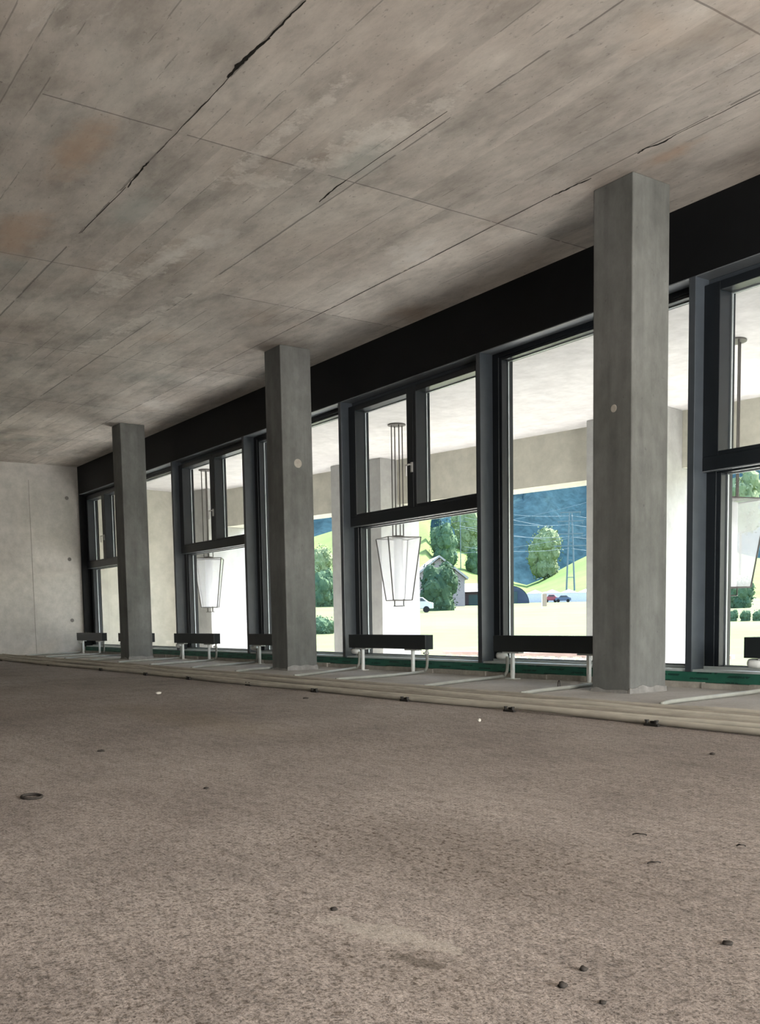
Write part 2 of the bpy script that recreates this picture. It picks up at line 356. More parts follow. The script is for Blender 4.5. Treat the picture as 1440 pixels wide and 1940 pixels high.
M_soff = flat('painted_sheen', (.16, .175, .19), .3, .5)  # paler than the frame: glancing outside reflection painted into these undersides
for i, x in enumerate(FX[1:-1]):
    bm = bm_new(); box(bm, (x, D, .118), (x+.058, 6.255, 2.985)); o = struct('trim_%d' % (i+4), bm, M_fin, bevel=.003)
bm = bm_new(); box(bm, (XE, D, .118), (XE+.05, 6.255, 2.985)); struct('trim_20', bm, M_black)

YG = 6.345
def ring(bm, x0, x1, z0, z1, y0, y1, l, r, b, t):
    box(bm, (x0, y0, z0), (x0+l, y1, z1)); box(bm, (x1-r, y0, z0), (x1, y1, z1))
    box(bm, (x0+l, y0, z0), (x1-r, y1, z0+b)); box(bm, (x0+l, y0, z1-t), (x1-r, y1, z1))
def pane(par, x0, x1, z0, z1, y=YG):
    bm = bm_new(); box(bm, (x0-.005, y, z0-.005), (x1+.005, y+.028, z1+.005)); obj('glass_pane', bm, M_glass, par)
    bm = bm_new(); ring(bm, x0, x1, z0, z1, y-.012, y-.001, .010, .010, .010, .010); obj('glazing_spacer', bm, M_spacer, par)
def fixed(par, x0, x1, z0, z1, t=.068, b=.018):
    bm = bm_new()
    # stepped profile: outer face at 6.25, a shallow groove, inner bead
    ring(bm, x0, x1, z0, z1, 6.25, 6.40, .085, .085, b, t*.62)
    ring(bm, x0+.085, x1-.085, z0+b*.5, z1-t*.62, 6.262, 6.40, .035, .035, b*.5, t*.38)
    obj('frame', bm, M_frame, par, bevel=.004)
    bm = bm_new(); box(bm, (x0+.004, 6.238, z0+.0005), (x1-.004, 6.2495, z0+b+.002)); obj('lit_lip', bm, M_sill, par)  # pale strip paints in the light on the dark bottom lip
    pane(par, x0+.12, x1-.12, z0+b, z1-t)
def sash(par, x0, x1, z0, z1, l, r, b, t):
    s = empty('sash', (0, 0, 0)); s.parent = par
    bm = bm_new(); ring(bm, x0, x1, z0, z1, 6.20, 6.385, l, r, b, t)
    obj('sash_frame', bm, M_frame, s, bevel=.004)
    bm = bm_new(); box(bm, (x0+l, YG, z0+b), (x1-r, YG+.028, z1-t)); obj('glass_pane', bm, M_glass, s)
    bm = bm_new(); ring(bm, x0+l, x1-r, z0+b, z1-t, YG-.012, YG-.001, .010, .010, .010, .010); obj('glazing_spacer', bm, M_spacer, s)
    return s
for i in range(len(FX)-1):
    x0 = FX[i]+(.058 if i else .05); x1 = FX[i+1]
    w_ = empty('window_%d' % (i+1), (0, 0, 0)); w_['kind'] = 'structure'
    bm = bm_new(); box(bm, (x0, D+.002, 2.978), (x1, 6.25, 2.9845)); obj('head_sheen', bm, M_soff, w_)  # strip under the head, reflected light put into its colour
    if i % 2 == 1: fixed(w_, x0, x1, .135, 2.978)
    else:
        fixed(w_, x0, x1, .135, 1.60, .02)
        bm = bm_new(); box(bm, (x0, D+.10, 1.60), (x1, 6.40, 1.70)); obj('transom', bm, M_frame, w_, bevel=.003)
        xc = (x0+x1)/2
        s1 = sash(w_, x0, xc+.04, 1.70, 2.93, .135, .105, .03, .062)
        s2 = sash(w_, xc+.045, x1, 1.70, 2.93, .052, .125, .03, .062)
        bm = bm_new(); box(bm, (x0, 6.255, 2.93), (x1, 6.40, 2.978)); obj('head_frame', bm, M_fin, w_)
        bm = bm_new(); box(bm, (x0, D+.104, 1.592), (x1, 6.335, 1.5995)); obj('transom_sheen', bm, M_soff, w_)  # strip under the transom with the same painted reflection
        bm = bm_new()
        box(bm, (xc+.015, 6.185, 2.06), (xc+.04, 6.20, 2.16)); tube(bm, [(xc+.028, 6.195, 2.135), (xc+.028, 6.155, 2.135), (xc+.024, 6.148, 2.13), (xc-.005, 6.148, 2.13)], .008, 8)
        tube(bm, [(xc-.012, 6.15, 2.14), (xc-.014, 6.15, 2.02)], .010, 8)
        obj('handle', bm, M_steel, s1, smooth=False)

# ------------------------------------------------------------------ concrete columns inside
CL = {0: 'nearest square concrete column, with a mortar collar at its foot', 1: 'middle square concrete column with a pale round patch halfway up', 2: 'farthest square concrete column, near the end wall'}
COLX, COLY, CW, CD, SP = -4.633, 5.333, .355, .3786, 4.848
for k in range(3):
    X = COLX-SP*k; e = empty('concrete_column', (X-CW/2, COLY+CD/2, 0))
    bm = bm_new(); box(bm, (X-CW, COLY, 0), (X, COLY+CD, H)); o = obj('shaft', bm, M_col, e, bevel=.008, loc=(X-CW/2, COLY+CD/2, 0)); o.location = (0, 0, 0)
    bm = bm_new(); rr = random.Random(k)
    # ragged mortar collar: thin crust with an irregular upper edge round the foot
    P = [(X-CW, COLY), (X, COLY), (X, COLY+CD), (X-CW, COLY+CD)]
    ring_ = []
    for a in range(4):
        p, q = Vector(P[a]), Vector(P[(a+1) % 4])
        for t in range(16): ring_.append(p.lerp(q, t/16))
    cx, cy = X-CW/2, COLY+CD/2; vo, vi = [], []
    for q in ring_:
        d = (q-Vector((cx, cy))); d.normalize(); hh = (.045 if q.x > X-.01 else .02)+.022*noise.noise(Vector((q.x*9, q.y*9, k)))
        vo.append([bm.verts.new((*(q+d*.012), 0)), bm.verts.new((*(q+d*.006), hh)), bm.verts.new((*(q-d*.01), hh+.004))])
    for a in range(len(vo)):
        b = vo[(a+1) % len(vo)]; bm.faces.new([vo[a][0], b[0], b[1], vo[a][1]]); bm.faces.new([vo[a][1], b[1], b[2], vo[a][2]])
    o = obj('mortar_collar', bm, M_collar, e, loc=(X-CW/2, COLY+CD/2, 0)); o.location = (0, 0, 0)
    if k == 1:
        bm = bm_new(); lathe(bm, (X, COLY+.19, 2.26), [(.05, -.004), (.048, .0015), (.03, .002)], 16, 'X'); o = obj('patch', bm, M_mortar, e, loc=(X-CW/2, COLY+CD/2, 0)); o.location = (0, 0, 0)
    if k == 0:
        bm = bm_new(); lathe(bm, (X-.16, COLY, 1.98), [(.028, .004), (.026, -.0015), (.015, -.002)], 16, 'Y'); o = obj('patch', bm, M_mortar, e, loc=(X-CW/2, COLY+CD/2, 0)); o.location = (0, 0, 0)
    tag(e, CL[k], 'column', 'square concrete columns along the windows')

# ------------------------------------------------------------------ radiators on stands
RY = 5.88
def radiator():
    t = empty('low_radiator'); L = 1.38
    bm = bm_new(); box(bm, (0, 0, .243), (L, .008, .385)); box(bm, (0, .092, .243), (L, .10, .385))
    box(bm, (0, .008, .377), (L, .092, .385)); box(bm, (.0, .008, .243), (.006, .092, .377)); box(bm, (L-.006, .008, .243), (L, .092, .377))
    for k in range(22): box(bm, (.03+k*.061, .012, .25), (.033+k*.061, .088, .373))
    obj('casing', bm, M_rad, t, bevel=.002)
    bm = bm_new()
    for k in range(40): box(bm, (.06+k*.032, .02, .3845), (.078+k*.032, .08, .3862))
    obj('top_grille', bm, M_frame, t)
    for x in (.20, L-.27):
        bm = bm_new(); box(bm, (x-.105, .02, .228), (x+.105, .085, .243)); box(bm, (x-.014, .035, .03), (x+.014, .065, .23)); box(bm, (x-.06, .01, 0), (x+.06, .09, .006))
        tube(bm, [(x, .05, .0), (x, .05, .075)], .019, 10); obj('stand', bm, M_white, t, bevel=.002)
    bm = bm_new(); lathe(bm, (.005, .05, .205), [(.012, 0), (.030, .006), (.034, .03), (.034, .085), (.026, .105), (.014, .12)], 16, 'X'); obj('thermostat_valve', bm, M_white, t, smooth=True)
    bm = bm_new(); tube(bm, [(L-.035, .05, .25), (L-.035, .05, .19)], .014, 10); tube(bm, [(L-.06, .05, .205), (L-.02, .05, .205)], .016, 10); tube(bm, [(L-.035, .01, .205), (L-.035, .05, .205)], .012, 8); obj('return_valve', bm, M_steel, t, smooth=True)
    return t
RAD = [(-4.11, 'black low radiator at the right edge, right of the nearest column'), (-6.69, 'black low radiator directly left of the nearest column'),
       (-9.08, 'black low radiator under the lantern window between middle and nearest columns'), (-11.47, 'black low radiator half hidden behind the middle column'),
       (-13.90, 'black low radiator between farthest and middle columns, fully in view'), (-16.28, 'black low radiator almost hidden behind the farthest column'),
       (-18.50, 'black low radiator in the corner by the end wall')]
r0 = radiator()
for i, (x, lab) in enumerate(RAD):
    r = r0 if i == 0 else copy_tree(r0); r.location = (x, RY, 0); tag(r, lab, 'radiator', 'low black radiators along the window front')

# ------------------------------------------------------------------ pipes on the floor
def smooth_path(pts, n=6):
    P = [Vector(p) for p in pts]; out = []
    for i in range(len(P)-1):
        a = P[max(i-1, 0)]; b = P[i]; c = P[i+1]; d = P[min(i+2, len(P)-1)]
        for k in range(n):
            t = k/n; out.append(.5*((2*b)+(c-a)*t+(2*a-5*b+4*c-d)*t*t+(3*b-3*c+d-a)*t**3))
    out.append(P[-1]); return out
def riser(name, x, pts, lab, r=.0145):
    """sleeve that drops from the radiator, bends on the floor and runs to the bundle"""
    z = r+.002
    if len(pts) > 3: pts = pts[1:]
    P = [(x, RY+.05, .20), (x, RY+.05, .10), (x-.005, RY+.035, .045), (x-.02, RY-.02, z+.004)]+[(a, b, z) for a, b in pts]
    bm = bm_new(); tube(bm, smooth_path(P, 5), r, 10)
    o = obj(name, bm, M_riser, smooth=True, loc=(x, RY, 0)); tag(o, lab, 'pipe', 'pipes from the radiators to the floor bundle')
where = ['at the right picture edge', 'left of the nearest column', 'under the lantern window', 'behind the middle column', 'between farthest and middle columns', 'behind the farthest column', 'in the end wall corner']
RPATH = {0: ([(-4.10, 5.6), (-3.96, 5.30), (-3.92, 4.9), (-3.84, 4.7)], [(-2.78, 5.6), (-2.74, 5.2), (-2.6, 4.72)]),
         1: ([(-6.50, 5.6), (-6.46, 5.40), (-6.33, 5.05), (-6.17, 4.70)], [(-5.33, 5.62), (-5.26, 5.45), (-5.17, 5.0), (-5.06, 4.70)]),
         2: ([(-8.80, 5.6), (-8.70, 5.4), (-8.47, 5.05), (-8.3, 4.74)], [(-7.70, 5.6), (-7.60, 5.35), (-7.54, 4.97), (-7.48, 4.70)])}
for i, (x, _) in enumerate(RAD):
    if i == 0: A, B = RPATH[0]
    else:
        if i in RPATH: A, B = RPATH[i]
        else:
            A = [(x+.16, 5.6), (x+.32, 5.35), (x+.5, 5.0), (x+.8, 4.72)]; B = [(x+1.42, 5.6), (x+1.55, 5.35), (x+1.72, 5.0), (x+1.95, 4.72)]
    riser('radiator_pipe', x+.13, A, 'pale flow pipe from the left end of the radiator '+where[i])
    if i: riser('radiator_pipe', x+1.345, B, 'pale return pipe from the right end of the radiator '+where[i])
NP = 7
ORD = ['first (nearest)', 'second', 'third', 'fourth', 'fifth', 'sixth', 'seventh (farthest)']
for j in range(NP):
    y0 = 3.885+j*.114; bm = bm_new(); P = []; x = XE+.02; ph = random.uniform(0, 6)
    while x < XR-.1:
        P.append((x, y0+.016*math.sin(x*.9+ph)+.014*math.sin(x*2.3+ph*2)+.012*noise.noise(Vector((x*.8, j*3.1, 0))), .0185+.02*max(0, noise.noise(Vector((x*1.1, j*5.7, 2)))-.1))); x += .16
    tube(bm, P, .016, 12); o = obj('floor_conduit', bm, (M_pipe, M_pipe2, M_pipe3)[(j*2) % 3], smooth=True, loc=(-9, y0, 0))
    tag(o, 'long beige conduit on the floor, '+ORD[j]+' from the viewer in the bundle', 'conduit', 'beige conduits laid side by side along the floor')
for k, (x, y) in enumerate([(-3.21, 3.86), (-4.25, 3.86), (-5.28, 3.86), (-6.45, 3.86), (-7.55, 3.86), (-8.80, 3.86), (-9.9, 3.86), (-11.3, 3.86), (-13.4, 3.86), (-15.9, 3.86)]):
    e = empty('pipe_clip', (x, y, 0))
    bm = bm_new(); box(bm, (-.045, -.014, 0), (.045, .006, .013)); box(bm, (-.012, -.004, .010), (.012, .012, .026)); o = obj('plate', bm, M_clip, e, bevel=.002)
    for s_ in (-.03, .03):
        bm = bm_new(); tube(bm, [(s_, -.006, 0), (s_, -.006, .030)], .008, 8); tube(bm, [(s_, -.006, .026), (s_, -.006, .031)], .011, 8); obj('screw', bm, M_clip, e)
    tag(e, 'dark fixing clip on the front conduit, '+['nearest the viewer', 'second nearest', 'third nearest', 'fourth nearest', 'fifth nearest', 'sixth nearest', 'fourth from the end wall', 'third from the end wall', 'second from the end wall', 'nearest the end wall'][k], 'clip', 'dark clips holding the front conduit')

# small things lying on the floor
bm = bm_new()
P = [(-3.19+.042*math.cos(t), .847+.030*math.sin(t), .005) for t in [2*math.pi*k/28 for k in range(29)]]
P2 = [(p[0], p[1], p[2]+.004*(k % 2)*0) for k, p in enumerate(P)]; tube(bm, P2, .0045, 8, False)
o = obj('rubber_ring', bm, M_debris_d, smooth=True, loc=(-3.19, .847, 0)); tag(o, 'dark rubber ring lying alone on the left of the bare floor', 'ring')
def pebble(x, y, r, flat_, mat, name, lab, cat, group=None):
    bm = bm_new(); bmesh.ops.create_icosphere(bm, subdivisions=2, radius=r)
    for v in bm.verts:
        k = 1+.45*noise.noise(v.co*(1.6/r)+Vector((x*7, y*5, 0))); v.co *= k; v.co.z *= flat_; v.co.z += r*flat_*.7; v.co.x += x; v.co.y += y
    o = obj(name, bm, mat, smooth=True, loc=(x, y, 0)); tag(o, lab, cat, group)
for a in [(-1.019, 1.028, .0075, .6, M_debris_d, 'dark crumb on the floor, the nearest one, low on the right'), (-1.048, 1.103, .007, .6, M_debris_d, 'dark crumb just behind the nearest one, low on the right'),
          (-.94, 1.028, .0055, .5, M_debris_d, 'small dark crumb right of the nearest pair'), (-5.98, 3.50, .022, .25, M_debris_d, 'dark flake in front of the conduits below the radiator by the middle column'),
          (-2.398, 3.241, .012, .4, M_debris_d, 'dark crumb far right on the floor in front of the nearest column'), (-.988, 1.383, .009, .4, M_debris_d, 'flat dark crumb at the lower right of the floor'),
          (-1.56, .965, .007, .5, M_debris_d, 'dark crumb left of the pale floor patch, low in the middle'), (-4.158, 1.407, .016, .3, M_debris_d, 'dark flake behind the rubber ring'),
          (-2.98, 1.355, .009, .4, M_debris_d, 'dark crumb in the middle of the floor'), (-7.219, 2.909, .022, .5, M_debris_l, 'pale stone chip on the far left floor near the conduits'),
          (-3.962, 3.38, .010, .9, M_debris_l, 'small pale chip in front of the conduits, left of the nearest column')]:
    pebble(*a[:5], 'floor_crumb' if a[4] is M_debris_d else 'stone_chip', a[5], 'debris' if a[4] is M_debris_d else 'stone')
def twig(x, y, L, ang, lab):
    bm = bm_new(); d = Vector((math.cos(ang), math.sin(ang), 0)); s_ = Vector((-d.y, d.x, 0))
    tube(bm, [Vector((x, y, .004))+d*(L*(t-.5))+s_*(.004*math.sin(t*9))+Vector((0, 0, .004*math.sin(t*3))) for t in [k/8 for k in range(9)]], .0018, 6)
    o = obj('twig', bm, M_debris_d, smooth=True, loc=(x, y, 0)); tag(o, lab, 'twig')
twig(-1.617, 1.9, .035, .5, 'thin dark twig on the floor at the right, the farther of two'); twig(-1.409, 1.705, .03, 1.0, 'thin dark twig on the floor at the right, the nearer of two')
twig(-1.39, 1.99, .02, .4, 'short dark splinter near the right picture edge')
bm = bm_new(); tube(bm, smooth_path([(-5.30, 5.30, .0), (-5.29, 5.29, .045), (-5.26, 5.27, .07), (-5.23, 5.25, .055), (-5.22, 5.24, .02)], 4), .003, 6)
tag(obj('tie_wire', bm, M_debris_d, smooth=True, loc=(-5.26, 5.27, 0)), 'thin bent wire loop over the return pipe left of the nearest column', 'wire')

# ------------------------------------------------------------------ covered terrace outside
A0 = math.radians(10.6)
UV = Matrix.Rotation(A0, 4, 'Z')      # local x = along the outer facade, local y = outwards
def obox(bm, u0, u1, v0, v1, z0, z1): box(bm, (u0, v0, z0), (u1, v1, z1), UV)
ZC, VI, VB, VO, ZB, ZG = 3.17, 11.63, 12.03, 12.52, 2.44, -.38
def poly_prism(bm, pts, z0, z1):
    a = [bm.verts.new((x, y, z0)) for x, y in pts]; b = [bm.verts.new((x, y, z1)) for x, y in pts]
    bm.faces.new(a[::-1]); bm.faces.new(b)
    for i in range(len(pts)): j = (i+1) % len(pts); bm.faces.new([a[i], a[j], b[j], b[i]])
def w2(u, v): q = UV @ Vector((u, v, 0)); return (q.x, q.y)
S = [(XE-.6, 6.42), (12, 6.42), w2(13, VO), w2(-18.1, VO)]
bm = bm_new(); poly_prism(bm, S, ZC, ZC+.25); struct('ceiling_terrace', bm, M_slab)
S2 = [(XE-.6, 6.42), (12, 6.42), w2(13, VO+.9), w2(-18.1, VO+.9)]
bm = bm_new(); poly_prism(bm, S2, ZG-.3, ZG); struct('floor_terrace', bm, M_terr)
bm = bm_new(); poly_prism(bm, [(XE-.7, -6.4), (XR+.4, -6.4), (12.2, 6.3), w2(13.1, VO+.15), w2(-18.3, VO+.15), (XE-.7, 6.3)], H+.42, H+.9); struct('roof', bm, M_hid)
bm = bm_new(); obox(bm, -17.35, -17.11, 5.5, VO, ZG, ZC); e_ = struct('wall_end_terrace', bm, M_out)
# keep it clear of the window front
for v in e_.data.vertices:
    if v.co.y < 6.42:
        k = (6.43-v.co.y)/math.cos(A0); v.co.y = 6.43; v.co.x += math.tan(A0)*k*0 - k*math.sin(A0)
bm = bm_new(); obox(bm, -17.11, 13, VB, VO, ZB, ZC); o = obj('facade_beam', bm, M_out)
tag(o, 'long pale concrete beam spanning the piers outside the windows', 'beam')
bm = bm_new(); obox(bm, -18, 13, VO+.15, VO+.16, ZG, ZG+.01); bm.free()
PU = [(-17.38+.0, -16.2), (-12.61, -11.42), (-7.50, -6.31), (-2.55, -1.36), (2.4, 3.6), (7.4, 8.6)]
PL = ['pale concrete pier outside, farthest, beside the end wall', 'pale concrete pier outside the lantern window between middle and nearest columns', 'pale concrete pier outside, mostly behind the nearest column',
      'pale concrete pier outside beyond the right edge', 'pale concrete pier outside far to the right', 'pale concrete pier outside farthest to the right']
M_pier = concrete('pier_concrete', (.35, .345, .33), (.42, .415, .40), .6, .05, bump=.1, streak=False)
for k, (u0, u1) in enumerate(PU):
    if k == 0: u0 = -17.10
    bm = bm_new(); obox(bm, u0, u1, VI, VB-.004, ZG, ZC-.004); obox(bm, u0, u1, VB-.004, VO+.03, ZG, ZB-.004); o = obj('concrete_pier', bm, M_pier)
    tag(o, PL[k], 'pier', 'pale concrete piers of the outer facade')

# terrace edge: low pinkish rail over a row of white rounded stones
M_kerb = flat('pinkish_kerb', (.40, .30, .27), .8, .2); M_stone = flat('white_stone', (.82, .80, .78), .7, .2)
KU = -6.0
def wcorner(u, v, z): q = UV @ Vector((u, v, z)); return q
for gi, (ua, ub) in enumerate(((-11.2, -6.0),)):
    bm = bm_new(); obox(bm, ua, ub, VO+.35, VO+.47, ZG+.30, ZG+.355); obox(bm, ua, ub, VO+.31, VO+.51, ZG+.0, ZG+.05)
    o = obj('low_rail', bm, M_kerb, bevel=.006); tag(o, 'low pinkish rail along the terrace edge, seen below the radiator left of the nearest column', 'rail')
    k = 0; u = ua+.1
    while u < ub-.05:
        bm = bm_new(); c = wcorner(u, VO+.41, ZG+.05)
        lathe(bm, c, [(.045, 0), (.05, .04), (.078, .09), (.088, .15), (.08, .20), (.05, .235), (.04, .249)], 16); o = obj('white_baluster', bm, M_stone, smooth=True, loc=c)
        tag(o, 'white rounded baluster of the low terrace rail, in a row of look-alikes', 'baluster', 'white balusters under the low rail'); u += .225

# ------------------------------------------------------------------ hanging lanterns
def lantern():
    t = empty('hanging_lantern'); zt, zb = 1.645-ZC, .80-ZC
    bm = bm_new(); lathe(bm, (0, 0, -.016), [(.122, 0), (.122, .012), (.118, .016)], 32); obj('ceiling_plate', bm, M_bronze, t)
    for k in range(4):
        a = math.radians(45+90*k); bm = bm_new(); tube(bm, [(.078*math.cos(a), .078*math.sin(a), -.01), (.078*math.cos(a), .078*math.sin(a), zt+.03)], .0085, 8); obj('rod', bm, M_bronze, t)
    bm = bm_new(); lathe(bm, (0, 0, zt+.0), [(.072, 0), (.085, .004), (.085, .03), (.08, .034)], 24); obj('hub', bm, M_bronze, t)
    rt, rb = .335, .195; top = [Vector((rt*math.cos(math.radians(90*k)), rt*math.sin(math.radians(90*k)), zt)) for k in range(4)]
    bot = [Vector((rb*math.cos(math.radians(90*k)), rb*math.sin(math.radians(90*k)), zb)) for k in range(4)]
    bm = bm_new()
    for k in range(4):
        tube(bm, [top[k], top[(k+1) % 4]], .0075, 6); tube(bm, [bot[k], bot[(k+1) % 4]], .0065, 6); tube(bm, [top[k], bot[k]], .0085, 6)
    for k in (0, 1): tube(bm, [top[k], top[k+2]], .005, 6); 
    fr_ = obj('frame', bm, M_bronze, t)
    for k in range(4):
        a, b, c, d = top[k], top[(k+1) % 4], bot[(k+1) % 4], bot[k]; mid = (a+b+c+d)/4; mid.z = 0
        bm = bm_new(); n_ = Vector((mid.x, mid.y, 0)).normalized()*.004
        v = [bm.verts.new(p) for p in (a, b, c, d)]; v2 = [bm.verts.new(p-n_) for p in (a, b, c, d)]
        bm.faces.new(v); bm.faces.new(v2[::-1])
        for i in range(4): j = (i+1) % 4; bm.faces.new([v[i], v2[i], v2[j], v[j]])
        obj('glass_panel', bm, M_lglass, fr_)
    bm = bm_new(); lathe(bm, (0, 0, 0), [(.064, zb+.01), (.064, zt-.02)], 24); obj('opal_tube', bm, M_opal, t, smooth=True)
    bm = bm_new(); 
    for s_ in (-1, 1): box(bm, (s_*.068-.005, -.01, zb-.075), (s_*.068+.005, .01, zb+.02))
    box(bm, (-.072, -.035, zb-.083), (.072, .035, zb-.072)); obj('bottom_bracket', bm, M_bronze, t)
    return t
l0 = lantern()
LT = [(-6.04, 8.40, 10, 'glass lantern hanging outside at the right picture edge'), (-11.01, 7.97, None, 'glass lantern hanging outside the window between middle and nearest columns'), (-15.90, 7.42, None, 'glass lantern hanging outside between farthest and middle columns, the farthest one')]
for i, (x, y, rz, lab) in enumerate(LT):
    l = l0 if i == 0 else copy_tree(l0); l.location = (x, y, ZC)
    l.rotation_euler = (0, 0, math.radians({0: 28, 1: 30.5, 2: 14}[i])); tag(l, lab, 'lantern', 'tapered glass lanterns under the terrace roof')

# ------------------------------------------------------------------ landscape
def gz(x, y):
    return -.46+max(0, math.hypot(x, y)-22)*.021
def lawn_mat():
    n = N('sunlit_lawn'); a = n.noise(.05, 5, .6); b = n.noise(.6, 5, .7)
    c = n.ramp(a, [(.35, (.078, .100, .044)), (.6, (.112, .125, .064))]); c = n.mix(1, c, n.ramp(b, [(.3, .85), (.7, 1.1)]), 'MULTIPLY')
    return n.color(c, .95, .1)
def forest_mat():
    n = N('hazed_conifer_forest'); a = n.noise(.022, 6, .6); b = n.noise(.25, 5, .7)
    c = n.ramp(a, [(.35, (.013, .032, .042)), (.6, (.021, .044, .056)), (.75, (.034, .064, .062))]); c = n.mix(1, c, n.ramp(b, [(.3, .6), (.7, 1.3)]), 'MULTIPLY')  # blue-green forest tone with distance haze painted in
    return n.color(c, 1, 0)
def meadow_mat():
    n = N('hill_meadow'); a = n.noise(.03, 5, .6); b = n.noise(.3, 5, .7, n.pos((1, 1, 4)))
    c = n.ramp(a, [(.35, (.070, .120, .030)), (.65, (.105, .145, .045))]); c = n.mix(1, c, n.ramp(b, [(.3, .85), (.7, 1.1)]), 'MULTIPLY')
    return n.color(c, .95, .1)
M_lawn, M_forest, M_meadow = lawn_mat(), forest_mat(), meadow_mat()
def polar(name, rows, px0, px1, n_, mat, hfun, bumpy=0):
    bm = bm_new(); G = []
    for i in range(n_+1):
        az = math.atan((px0+(px1-px0)*i/n_-720)/FPX); dirx = _R*math.sin(az)+Vector((_F.x, _F.y, 0)).normalized()*math.cos(az)
        L = []
        for d in rows:
            p = dirx*d; z = hfun(px0+(px1-px0)*i/n_, d, p)
            if bumpy: z += bumpy*noise.noise(Vector((p.x*.05, p.y*.05, 0)))+bumpy*.5*noise.noise(Vector((p.x*.17, p.y*.17, 0)))
            L.append(bm.verts.new((p.x, p.y, z)))
        G.append(L)
    for a, b in zip(G, G[1:]):
        for k in range(len(rows)-1): bm.faces.new([a[k], b[k], b[k+1], a[k+1]])
    return struct(name, bm, mat, smooth=True)
rows = [13.5, 15, 17, 20, 25, 30, 38, 46, 56, 70, 85, 100, 120, 140, 165, 190, 220]
# lawn as a wide sector beyond the terrace; nearest rows are under the terrace slab's edge
bm = bm_new(); G = []
for i in range(61):
    az = math.radians(-85+i*170/60); dirx = Vector((math.sin(az), math.cos(az), 0)); L = []
    for d in [6.6, 9, 13]+rows[1:]:
        p = dirx*d; p.x -= 4
        if d < 10: z = -.75
        else: z = gz(p.x, p.y)-(.3 if d < 14 else 0)
        L.append(bm.verts.new((p.x, max(p.y, 6.5), z)))
    G.append(L)
for a, b in zip(G, G[1:]):
    for k in range(len(a)-1): bm.faces.new([a[k], b[k], b[k+1], a[k+1]])
struct('ground', bm, M_lawn, smooth=True)
RID = [(-2500, 700), (-1200, 760), (200, 980), (590, 1020), (700, 985), (790, 955), (812, 940), (826, 980), (850, 1012), (903, 1045), (967, 1092), (985, 1112), (1010, 1106), (1050, 1086), (1105, 1056), (1200, 1015), (1300, 1020), (1440, 1060), (2200, 980), (5000, 900)]
def lerp(T, x):
    for (a, b), (c, d) in zip(T, T[1:]):
        if x <= c: return b+(d-b)*(x-a)/(c-a)
    return T[-1][1]
def hill(px, d, p):
    d0, d1 = 205, 360
    zt = far(px, lerp(RID, px), d1).z; z0 = 3.7
    if d <= d1: t = max(0, (d-d0)/(d1-d0)); return z0-.5+(zt-z0+.5)*(t*.75+.25*t*t)
    return zt-(d-d1)*.25
polar('hillside', [205, 215, 230, 250, 270, 290, 310, 330, 345, 360, 380, 420], -1600, 3600, 220, M_meadow, hill, 0)
def mount(px, d, p):
    t = max(0, min(1, (d-390)/420)); return -5+210*(t**.9)+25*noise.noise(Vector((p.x*.006, p.y*.006, 3)))*t
polar('mountain', [390+i*14 for i in range(33)], -2600, 4800, 420, M_forest, mount, 9)

